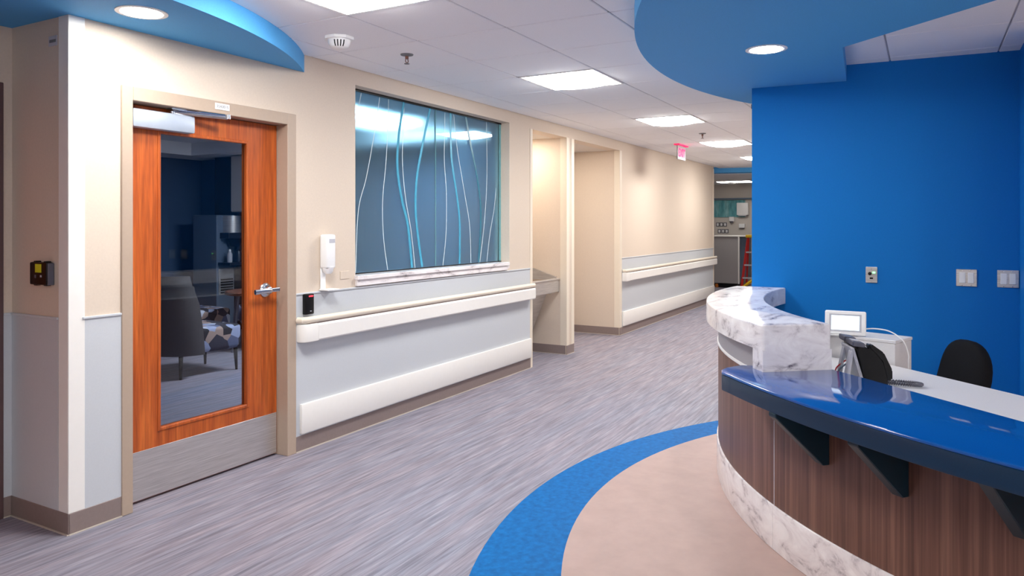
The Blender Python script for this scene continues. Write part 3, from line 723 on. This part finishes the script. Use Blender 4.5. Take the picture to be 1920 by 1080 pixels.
# local frame of the tablet: -X faces the viewer, Y to the left
tl, ty = (4.28, 0.37, 0.926), R(6)
t = thing('tablet_display', 'white framed tablet display with lit screen behind the phone', 'tablet', (4.30, 0.385, 0.862))
rot = math.atan2(-0.385, -4.30)+math.pi-R(4)
TP = R(10)
obj('bezel', oriented(lambda b: box(b, -0.009, 0.009, -0.1, 0.1, -0.062, 0.066, bev=0.008, seg=3), tl, rot, TP), 'whitep', t, True)
obj('inner_frame', oriented(lambda b: box(b, -0.0105, -0.008, -0.078, 0.078, -0.044, 0.048), tl, rot, TP), 'lightp', t)
obj('screen', oriented(lambda b: box(b, -0.0115, -0.0095, -0.068, 0.068, -0.036, 0.04), tl, rot, TP), 'screen', t)
obj('stand', oriented(lambda b: box(b, 0.0, 0.07, -0.06, 0.06, -0.062, -0.03, bev=0.006), tl, rot, 0), 'whitep', t, True)
obj('base_tray', oriented(lambda b: (box(b, -0.03, 0.08, 0.02, 0.17, -0.0635, -0.057, bev=0.002), box(b, -0.025, 0.08, 0.02, 0.165, -0.054, -0.048, bev=0.002), box(b, 0.0, 0.06, 0.05, 0.14, -0.061, -0.05)), tl, rot, 0), 'whitep', t)
cb = obj('power_cable', tube(bmesh.new(), spline([(4.285, 0.29, 0.90), (4.30, 0.23, 0.905), (4.30, 0.16, 0.895), (4.275, 0.10, 0.855), (4.255, 0.075, 0.79), (4.25, 0.075, 0.72), (4.25, 0.08, 0.3), (4.25, 0.09, 0.01)], 8), 0.0032, 8), 'whitep', None, True)
tag(cb, 'thin white cable looping from the tablet down behind the desk', 'cable')

# desk phone: width axis a, front axis f
fa = Vector((0.956, 0.339, 0)).normalized(); ff = Vector((0.339, -0.956, 0)).normalized()
po = Vector((3.56, 0.25, 0.742))
def ph(u, v, z): return po+fa*u+ff*v+Vector((0, 0, z))       # u along the width, away from the viewer
def extr(P, u0, u1, bev=0.003):
    bm = bmesh.new(); a = [bm.verts.new(ph(u0, v, z)) for v, z in P]; b = [bm.verts.new(ph(u1, v, z)) for v, z in P]; n = len(P)
    bm.faces.new(a[::-1]); bm.faces.new(b)
    for k in range(n): bm.faces.new((a[k], a[(k+1) % n], b[(k+1) % n], b[k]))
    bmesh.ops.recalc_face_normals(bm, faces=bm.faces[:])
    if bev: bmesh.ops.bevel(bm, geom=bm.edges[:], offset=bev, segments=2, affect='EDGES')
    return bm
t = thing('desk_phone', 'black desk phone on a grey stand seen from its side', 'phone', tuple(po))
curve = [(0.0, 0.175)]+[(0.0+0.115*math.sin(R(a)), 0.02+0.155*math.cos(R(a))) for a in range(10, 91, 10)]+[(0.118, 0.0), (0.03, 0.0), (-0.012, 0.16)]
obj('body', extr(curve, 0.0, 0.22), 'blackp', t, True)
obj('top_edge', extr([(-0.03, 0.176), (-0.03, 0.196), (0.022, 0.188), (0.022, 0.17)], -0.004, 0.115), 'greyp', t, True)
obj('top_edge', extr([(-0.03, 0.176), (-0.03, 0.2), (0.02, 0.193), (0.022, 0.17)], 0.125, 0.225), 'greyp', t, True)
obj('label_tab', extr([(-0.02, 0.194), (-0.02, 0.198), (0.014, 0.193), (0.014, 0.189)], 0.04, 0.09, 0.0008), 'lightp', t)
obj('back_plate', extr([(-0.03, 0.165), (-0.02, 0.168), (0.028, 0.0), (0.014, 0.0)], 0.01, 0.19), 'lightp', t)
obj('stand_foot', extr([(-0.028, 0.15), (-0.018, 0.15), (-0.04, 0.0), (-0.056, 0.0)], 0.02, 0.07), 'lightp', t)
obj('stand_foot', extr([(-0.028, 0.15), (-0.018, 0.15), (-0.04, 0.0), (-0.056, 0.0)], 0.14, 0.18), 'lightp', t)
obj('handset', extr([(0.03, 0.178), (0.05, 0.186), (0.10, 0.15), (0.135, 0.075), (0.135, 0.03), (0.11, 0.03), (0.09, 0.11)], 0.0, 0.05, 0.006), 'blackp', t, True)
lc = obj('line_cord', tube(bmesh.new(), spline([ph(0.1, -0.03, 0.08), ph(0.1, -0.06, 0.05), ph(0.1, -0.06, 0.006), ph(0.16, -0.065, 0.005)], 6), 0.004, 8), 'bluegrey', t, True)
obj('line_cord', tube(bmesh.new(), spline([ph(0.14, -0.02, 0.09), ph(0.15, -0.06, 0.05), ph(0.14, -0.065, 0.006), ph(0.19, -0.07, 0.005)], 6), 0.003, 8), 'ladred', t, True)
P = spline([(3.645, 0.17, 0.752), (3.655, 0.12, 0.752), (3.655, 0.06, 0.752), (3.668, 0.022, 0.752), (3.692, 0.015, 0.752), (3.708, 0.045, 0.752), (3.706, 0.10, 0.752), (3.69, 0.17, 0.752)], 40)
bm = bmesh.new(); Q = []
for i, p in enumerate(P):
    d = (P[min(i+1, len(P)-1)]-P[max(i-1, 0)]).normalized(); sv = Vector((-d.y, d.x, 0))
    Q.append(p+sv*0.0055*math.cos(i*1.05)+Vector((0, 0, 0.0055*math.sin(i*1.05))))
obj('coiled_cord', tube(bm, Q, 0.0032, 6), 'greyp', t, True)

# office chair
cc = Vector((4.74, -0.03, 0)); ya = R(132)
t = thing('office_chair', 'black office chair with rounded backrest behind the desk', 'chair', tuple(cc))
def och(build, pitch=0.0, loc=(0, 0, 0)):
    b = bmesh.new(); build(b)
    b.transform(Matrix.Translation(cc) @ Matrix.Rotation(ya, 4, 'Z') @ Matrix.Translation(loc) @ Matrix.Rotation(pitch, 4, 'Y')); return b
def rounded_pad(b, w, h, th, taper=0.86, bulge=0.03, n=14):
    # superellipse pad standing in the local YZ plane, thickness along X
    rings = []
    N = 32
    for lay in range(-4, 5):
        q = lay/4; s = (1-abs(q)**3*0.22); x = q*th/2
        ring = []
        for k in range(N):
            a = 2*math.pi*k/N; ca, sa = math.cos(a), math.sin(a)
            yy = math.copysign(abs(ca)**0.78, ca)*w/2*s; zz = math.copysign(abs(sa)**0.78, sa)*h/2*s
            yy *= 1-(1-taper)*(zz/h+0.5)
            ring.append(b.verts.new((x-bulge*(1-(2*yy/w)**2)+0.04*(2*zz/h)**2, yy, zz)))
        rings.append(ring)
    for r0, r1 in zip(rings, rings[1:]):
        for k in range(N): b.faces.new((r0[k], r0[(k+1) % N], r1[(k+1) % N], r1[k]))
    b.faces.new(rings[0][::-1]); b.faces.new(rings[-1])
obj('backrest', och(lambda b: rounded_pad(b, 0.35, 0.40, 0.10), R(-14), (-0.21, 0, 0.60)), 'fabric', t, True)
obj('back_support', och(lambda b: tube(b, spline([(-0.02, 0, 0.40), (-0.2, 0, 0.405), (-0.27, 0, 0.47), (-0.27, 0, 0.62)], 5), 0.018, 8, rx=0.03)), 'blackp', t, True)
obj('seat', och(lambda b: box(b, -0.22, 0.24, -0.23, 0.23, 0.42, 0.49, bev=0.03, seg=4)), 'fabric', t, True)
obj('gas_lift', och(lambda b: lathe(b, [(0.03, 0.1), (0.03, 0.25), (0.018, 0.25), (0.018, 0.42)], 0, 0, 16)), 'blackp', t, True)
for k in range(5):
    a = 2*math.pi*k/5
    lg = obj('base_leg', och(lambda b: tube(b, [(0.02*math.cos(a), 0.02*math.sin(a), 0.11), (0.25*math.cos(a), 0.25*math.sin(a), 0.075)], [0.022, 0.014], 8)), 'blackp', t, True)
    obj('caster', och(lambda b: tube(b, [(0.25*math.cos(a)-0.02*math.sin(a), 0.25*math.sin(a)+0.02*math.cos(a), 0.03), (0.25*math.cos(a)+0.02*math.sin(a), 0.25*math.sin(a)-0.02*math.cos(a), 0.03)], 0.03, 14)), 'blackp', lg, True)

# plates on the blue wall
def wall_x(y): return 5.485+(1.09-y)*0.09/1.605
def plate(name, y0, y1, z0, z1, label, cat, grp=None):
    t = thing(name, label, cat, (wall_x((y0+y1)/2), (y0+y1)/2, (z0+z1)/2), grp); x = wall_x(y0)+0.0
    pl = obj('face_plate', B(x-0.010, x+0.002, y0, y1, z0, z1, bev=0.003), 'steel', t); return t, x-0.010
t, x = plate('jack_plate', 0.281, 0.352, 1.057, 1.165, 'steel jack plate with a green light on the blue wall', 'wall plate')
bm = lathe(bmesh.new(), [(0.011, 0), (0.011, 0.006), (0.006, 0.008)], 0, 0, 18); bm.transform(Matrix.Translation((x, 0.326, 1.12)) @ Matrix.Rotation(R(-90), 4, 'Y')); obj('round_jack', bm, 'blackp', t, True)
obj('status_light', B(x-0.003, x+0.001, 0.294, 0.310, 1.122, 1.132, bev=0.001, seg=1), 'greenled', t)
obj('data_port', B(x-0.001, x+0.001, 0.307, 0.327, 1.083, 1.094), 'blackp', t)
for z in (1.15, 1.068):
    bm = lathe(bmesh.new(), [(0.0035, 0), (0.0035, 0.0015)], 0, 0, 10); bm.transform(Matrix.Translation((x, 0.317, z)) @ Matrix.Rotation(R(-90), 4, 'Y')); obj('screw', bm, 'chrome', t)
for y1, lab in ((-0.173, 'steel two-gang plate with two white rocker switches, left of the pair'), (-0.396, 'steel two-gang plate with two white rocker switches by the wall edge')):
    t, x = plate('light_switch', y1-0.115, y1, 1.053, 1.163, lab, 'light switch', 'rocker switch plates on the blue wall')
    for q in (-0.034, -0.081):
        obj('rocker', B(x-0.005, x+0.001, y1+q-0.017, y1+q+0.017, 1.074, 1.142, bev=0.002, seg=1), 'whitep', t)
        for z in (1.06, 1.156):
            bm = lathe(bmesh.new(), [(0.003, 0), (0.003, 0.0015)], 0, 0, 10); bm.transform(Matrix.Translation((x, y1+q, z)) @ Matrix.Rotation(R(-90), 4, 'Y')); obj('screw', bm, 'chrome', t)

# ================================================================== lounge furniture
def armchair(x, y, yaw, label, s=1.0):
    t = thing('armchair', label, 'armchair', (x, y, 0), 'upholstered lounge armchairs')
    X = Matrix.Translation((x, y, 0)) @ Matrix.Rotation(yaw, 4, 'Z')
    def put(n, build, m, sm=True):
        b = bmesh.new(); build(b); b.transform(X); return obj(n, b, m, t, sm)
    put('seat', lambda b: box(b, -0.20, 0.34, -0.29, 0.29, 0.22, 0.46, bev=0.04, seg=4), 'pattern')
    def back(b):
        # curved wrap-around shell
        N = 18; rows = [(0.22, 0.0), (0.45, 0.02), (0.70, 0.06), (0.82, 0.09), (0.87, 0.10)]
        outer = []; inner = []
        for z, lean in rows:
            o_, i_ = [], []
            for k in range(N+1):
                a = R(90+180*k/N); ex = 0.33; ey = 0.36
                g = 1.0 if z < 0.8 else 0.93
                o_.append(b.verts.new((-0.12-lean+ex*math.cos(a)*1.0+0.0, ey*math.sin(a)*g, z)))
                i_.append(b.verts.new((-0.12-lean+(ex-0.11)*math.cos(a), (ey-0.07)*math.sin(a)*g, z+(0.0 if z < 0.86 else -0.01))))
            outer.append(o_); inner.append(i_)
        for L in (outer, inner):
            for r0, r1 in zip(L, L[1:]):
                for k in range(N): b.faces.new((r0[k], r0[k+1], r1[k+1], r1[k]))
        for k in range(N):
            b.faces.new((outer[-1][k], outer[-1][k+1], inner[-1][k+1], inner[-1][k])); b.faces.new((outer[0][k], outer[0][k+1], inner[0][k+1], inner[0][k]))
        for k in (0, N):
            for r in range(len(rows)-1): b.faces.new((outer[r][k], outer[r+1][k], inner[r+1][k], inner[r][k]))
    put('back_shell', back, 'vinylgrey')
    for lx in (-0.30, 0.29):
        for ly in (-0.25, 0.25): put('leg', lambda b: tube(b, [(lx, ly, 0.23), (lx*1.03, ly*1.03, 0.0)], [0.022, 0.012], 8), 'blackp')
armchair(4.83, 6.3, R(-4), 'armchair with charcoal back and patterned seat nearest the door glass')
armchair(5.75, 7.55, R(-6), 'armchair behind the nearest one, only its top and seat visible')
armchair(6.62, 7.15, R(180), 'armchair with pale grey back beyond the round lounge table')
t = thing('lounge_table', 'round reddish wood table between the lounge armchairs', 'table', (5.98, 6.72, 0))
obj('table_top', lathe(bmesh.new(), [(0.33, 0.655), (0.34, 0.665), (0.34, 0.685), (0.33, 0.695)], 5.98, 6.72, 32), 'cherrytable', t, True)
for k in range(3):
    a = R(30+120*k); obj('leg', tube(bmesh.new(), [(5.98+0.2*math.cos(a), 6.72+0.2*math.sin(a), 0.66), (5.98+0.26*math.cos(a), 6.72+0.26*math.sin(a), 0.0)], [0.025, 0.018], 8), 'greyp', t)
t = thing('coffee_brewer', 'tall grey coffee brewing station against the lounge wall', 'coffee machine', (6.96, 8.5, 0))
obj('cabinet_body', B(6.73, 7.2, 8.32, 8.8, 0.0, 1.58, bev=0.01), 'bluegrey', t)
bm = lathe(bmesh.new(), [(0.13, 1.34), (0.13, 1.57)], 6.96, 8.31, 28); obj('water_urn', bm, 'steel', t, True)
obj('brewer_head', B(6.78, 7.17, 8.14, 8.32, 1.26, 1.34, bev=0.008), 'coffee', t)
obj('filter_basket', lathe(bmesh.new(), [(0.07, 1.15), (0.12, 1.26)], 6.96, 8.23, 24), 'blackp', t, True)
obj('shelf', B(6.75, 7.2, 8.08, 8.32, 0.90, 0.94, bev=0.005), 'coffee', t)
obj('indicator', B(7.02, 7.03, 8.136, 8.141, 1.3, 1.31), 'whitep', t); obj('indicator', B(7.11, 7.12, 8.136, 8.141, 1.3, 1.31), 'whitep', t)
vg = obj('vent_panel', B(6.76, 7.0, 8.30, 8.322, 0.5, 0.85, bev=0.004), 'steel', t)
for i in range(6): obj('vent_slat', B(6.78, 6.98, 8.292, 8.30, 0.52+i*0.035, 0.538+i*0.035), 'blackp', vg)
t = thing('squeeze_bottle', 'small clear bottle on the coffee station shelf', 'bottle', (6.83, 8.2, 0.94))
obj('bottle_body', lathe(bmesh.new(), [(0.032, 0.94), (0.034, 1.05), (0.018, 1.08), (0.016, 1.09)], 6.83, 8.18, 16), 'lightp', t, True)
obj('cap', lathe(bmesh.new(), [(0.018, 1.091), (0.014, 1.115)], 6.83, 8.18, 12), 'whitep', t, True)
t = thing('coffee_airpot', 'dark airpot on the coffee station shelf beside the bottle', 'airpot', (6.98, 8.2, 0.94))
obj('pot_body', lathe(bmesh.new(), [(0.05, 0.941), (0.05, 1.06), (0.04, 1.09)], 6.98, 8.19, 16), 'coffee', t, True)
obj('pot_lid', lathe(bmesh.new(), [(0.042, 1.091), (0.03, 1.11)], 6.98, 8.19, 16), 'blackp', t, True)
t = thing('wall_cabinet', 'pale wood wall cabinet in the lounge corner above the brewer', 'cabinet', (7.08, 7.9, 1.62))
obj('carcass', B(6.92, 7.25, 7.55, 8.25, 1.62, 2.388), 'offwhite', t)
for a, b in ((7.56, 7.895), (7.905, 8.24)): obj('door', B(6.90, 6.92, a, b, 1.63, 2.38, bev=0.002, seg=1), 'offwhite', t)
tc = obj('shaded_column', B(7.02, 7.25, 8.26, 8.72, 0.0, 2.388, bev=0.003, seg=1), 'shadecol'); tag(tc, 'vertical column with shade put into its dark colour beside the pale wall cabinet in lounge', 'column')  # shadowed strip of the lounge corner, its shade painted as dark colour

# ================================================================== far bay
bp = thing('backsplash', 'teal glass backsplash panel on the far bay wall', 'backsplash', (18.49, 4.2, 1.63))
obj('glass_panel', B(18.48, 18.5, 3.83, 4.75, 1.63, 2.05), 'tealtile', bp)
sh = tag(obj('shelf_rail', B(18.40, 18.5, 3.5, 4.75, 2.06, 2.10, bev=0.004), 'bluegrey'), 'blue grey shelf rail above the teal backsplash', 'rail')
t = thing('towel_dispenser', 'white paper towel dispenser beside the teal backsplash', 'dispenser', (18.44, 3.87, 1.67))
obj('housing', B(18.36, 18.48, 3.74, 4.01, 1.68, 1.98, bev=0.012), 'whitep', t, True); obj('outlet_lip', B(18.37, 18.48, 3.78, 3.97, 1.655, 1.682, bev=0.004), 'lightp', t)
t = thing('soap_dispenser', 'small white soap dispenser below the teal backsplash', 'dispenser', (18.46, 4.14, 1.5))
obj('housing', B(18.40, 18.5, 4.08, 4.2, 1.53, 1.64, bev=0.01), 'whitep', t, True); obj('nozzle', B(18.41, 18.46, 4.11, 4.17, 1.49, 1.53, bev=0.004), 'greyp', t)
t = thing('small_dispenser', 'small white holder right of the outlets', 'dispenser', (18.46, 3.9, 1.35))
obj('housing', B(18.42, 18.5, 3.83, 3.97, 1.37, 1.47, bev=0.006), 'whitep', t, True); obj('lip', B(18.43, 18.5, 3.85, 3.95, 1.355, 1.37), 'greyp', t)
for r_, (z, y0) in enumerate(((1.45, 4.54), (1.285, 4.50))):
    for i in range(3):
        o = thing('outlet_plate', ['left', 'middle', 'right'][i]+(' outlet plate in the upper row on the far wall', ' outlet plate in the lower row on the far wall')[r_], 'outlet', (18.49, y0-0.045-0.095*i, z), 'outlet plates on the far bay wall')
        yy = y0-0.09*i-0.045
        obj('plate', B(18.488, 18.5, yy-0.04, yy+0.04, z-0.05, z+0.05, bev=0.002, seg=1), 'greyp', o); obj('socket', B(18.484, 18.489, yy-0.022, yy+0.022, z-0.034, z+0.034), 'whitep', o)
t = thing('utility_cabinet', 'tall grey cabinet on a dark base at the corridor end', 'cabinet', (17.3, 3.97, 0))
obj('body', B(17.2, 17.75, 3.72, 4.30, 0.10, 1.17, bev=0.006), 'greypanel', t); obj('top_panel', B(17.18, 17.77, 3.55, 4.32, 1.172, 1.20, bev=0.004), 'white', t)
obj('edge_post', B(17.18, 17.24, 3.69, 3.72, 0.1, 1.172), 'white', t)
obj('toe_base', B(17.25, 17.7, 3.76, 4.26, 0.0, 0.10), 'blackp', t); obj('side_panel', B(17.3, 17.75, 3.54, 3.716, 0.2, 1.16, bev=0.004), 'bluegrey', t)
obj('caster', lathe(bmesh.new(), [(0.03, 0.0), (0.04, 0.03), (0.03, 0.08)], 17.22, 4.21, 12), 'orange', t, True)
t = thing('step_ladder', 'red step ladder with yellow top leaning by the glass screen', 'ladder', (16.7, 3.45, 0))
for yy in (3.42, 3.16): obj('rail', tube(bmesh.new(), [(16.55, yy+0.10, 0.0), (16.8, yy, 1.16)], 0.028, 4), 'ladred', t)
for yy in (3.42, 3.16): obj('rear_rail', tube(bmesh.new(), [(17.1, yy+0.1, 0.0), (16.86, yy, 1.14)], 0.02, 4), 'ladred', t)
for i, z in enumerate((0.28, 0.56, 0.84)):
    u = z/1.16; obj('step', B(16.52+0.25*u, 16.62+0.25*u, 3.18+0.1*(1-u), 3.42+0.1*(1-u), z-0.015, z+0.015), 'lightp', t)
obj('top_cap', B(16.72, 16.92, 3.10, 3.46, 1.16, 1.22, bev=0.01), 'ladyel', t)
obj('foot_brace', tube(bmesh.new(), [(16.55, 3.52, 0.05), (16.55, 3.2, 0.3)], 0.03, 4), 'ladyel', t)
t = thing('surface_light', 'white boat shaped ceiling fixture in the far bay', 'ceiling fixture', (16.8, 3.7, 2.44))
obj('diffuser', B(16.55, 17.05, 3.35, 4.05, 2.394, 2.399), 'bayglow', t)
obj('housing', prism(bmesh.new(), [(16.5, 4.1), (16.5, 3.3), (17.1, 3.3), (17.1, 4.1)], 2.40, 2.44, 0.012), 'whitep', t, True)
obj('boss', lathe(bmesh.new(), [(0.12, 2.40), (0.09, 2.36), (0.03, 2.34)], 16.7, 3.75, 20), 'whitep', t, True)
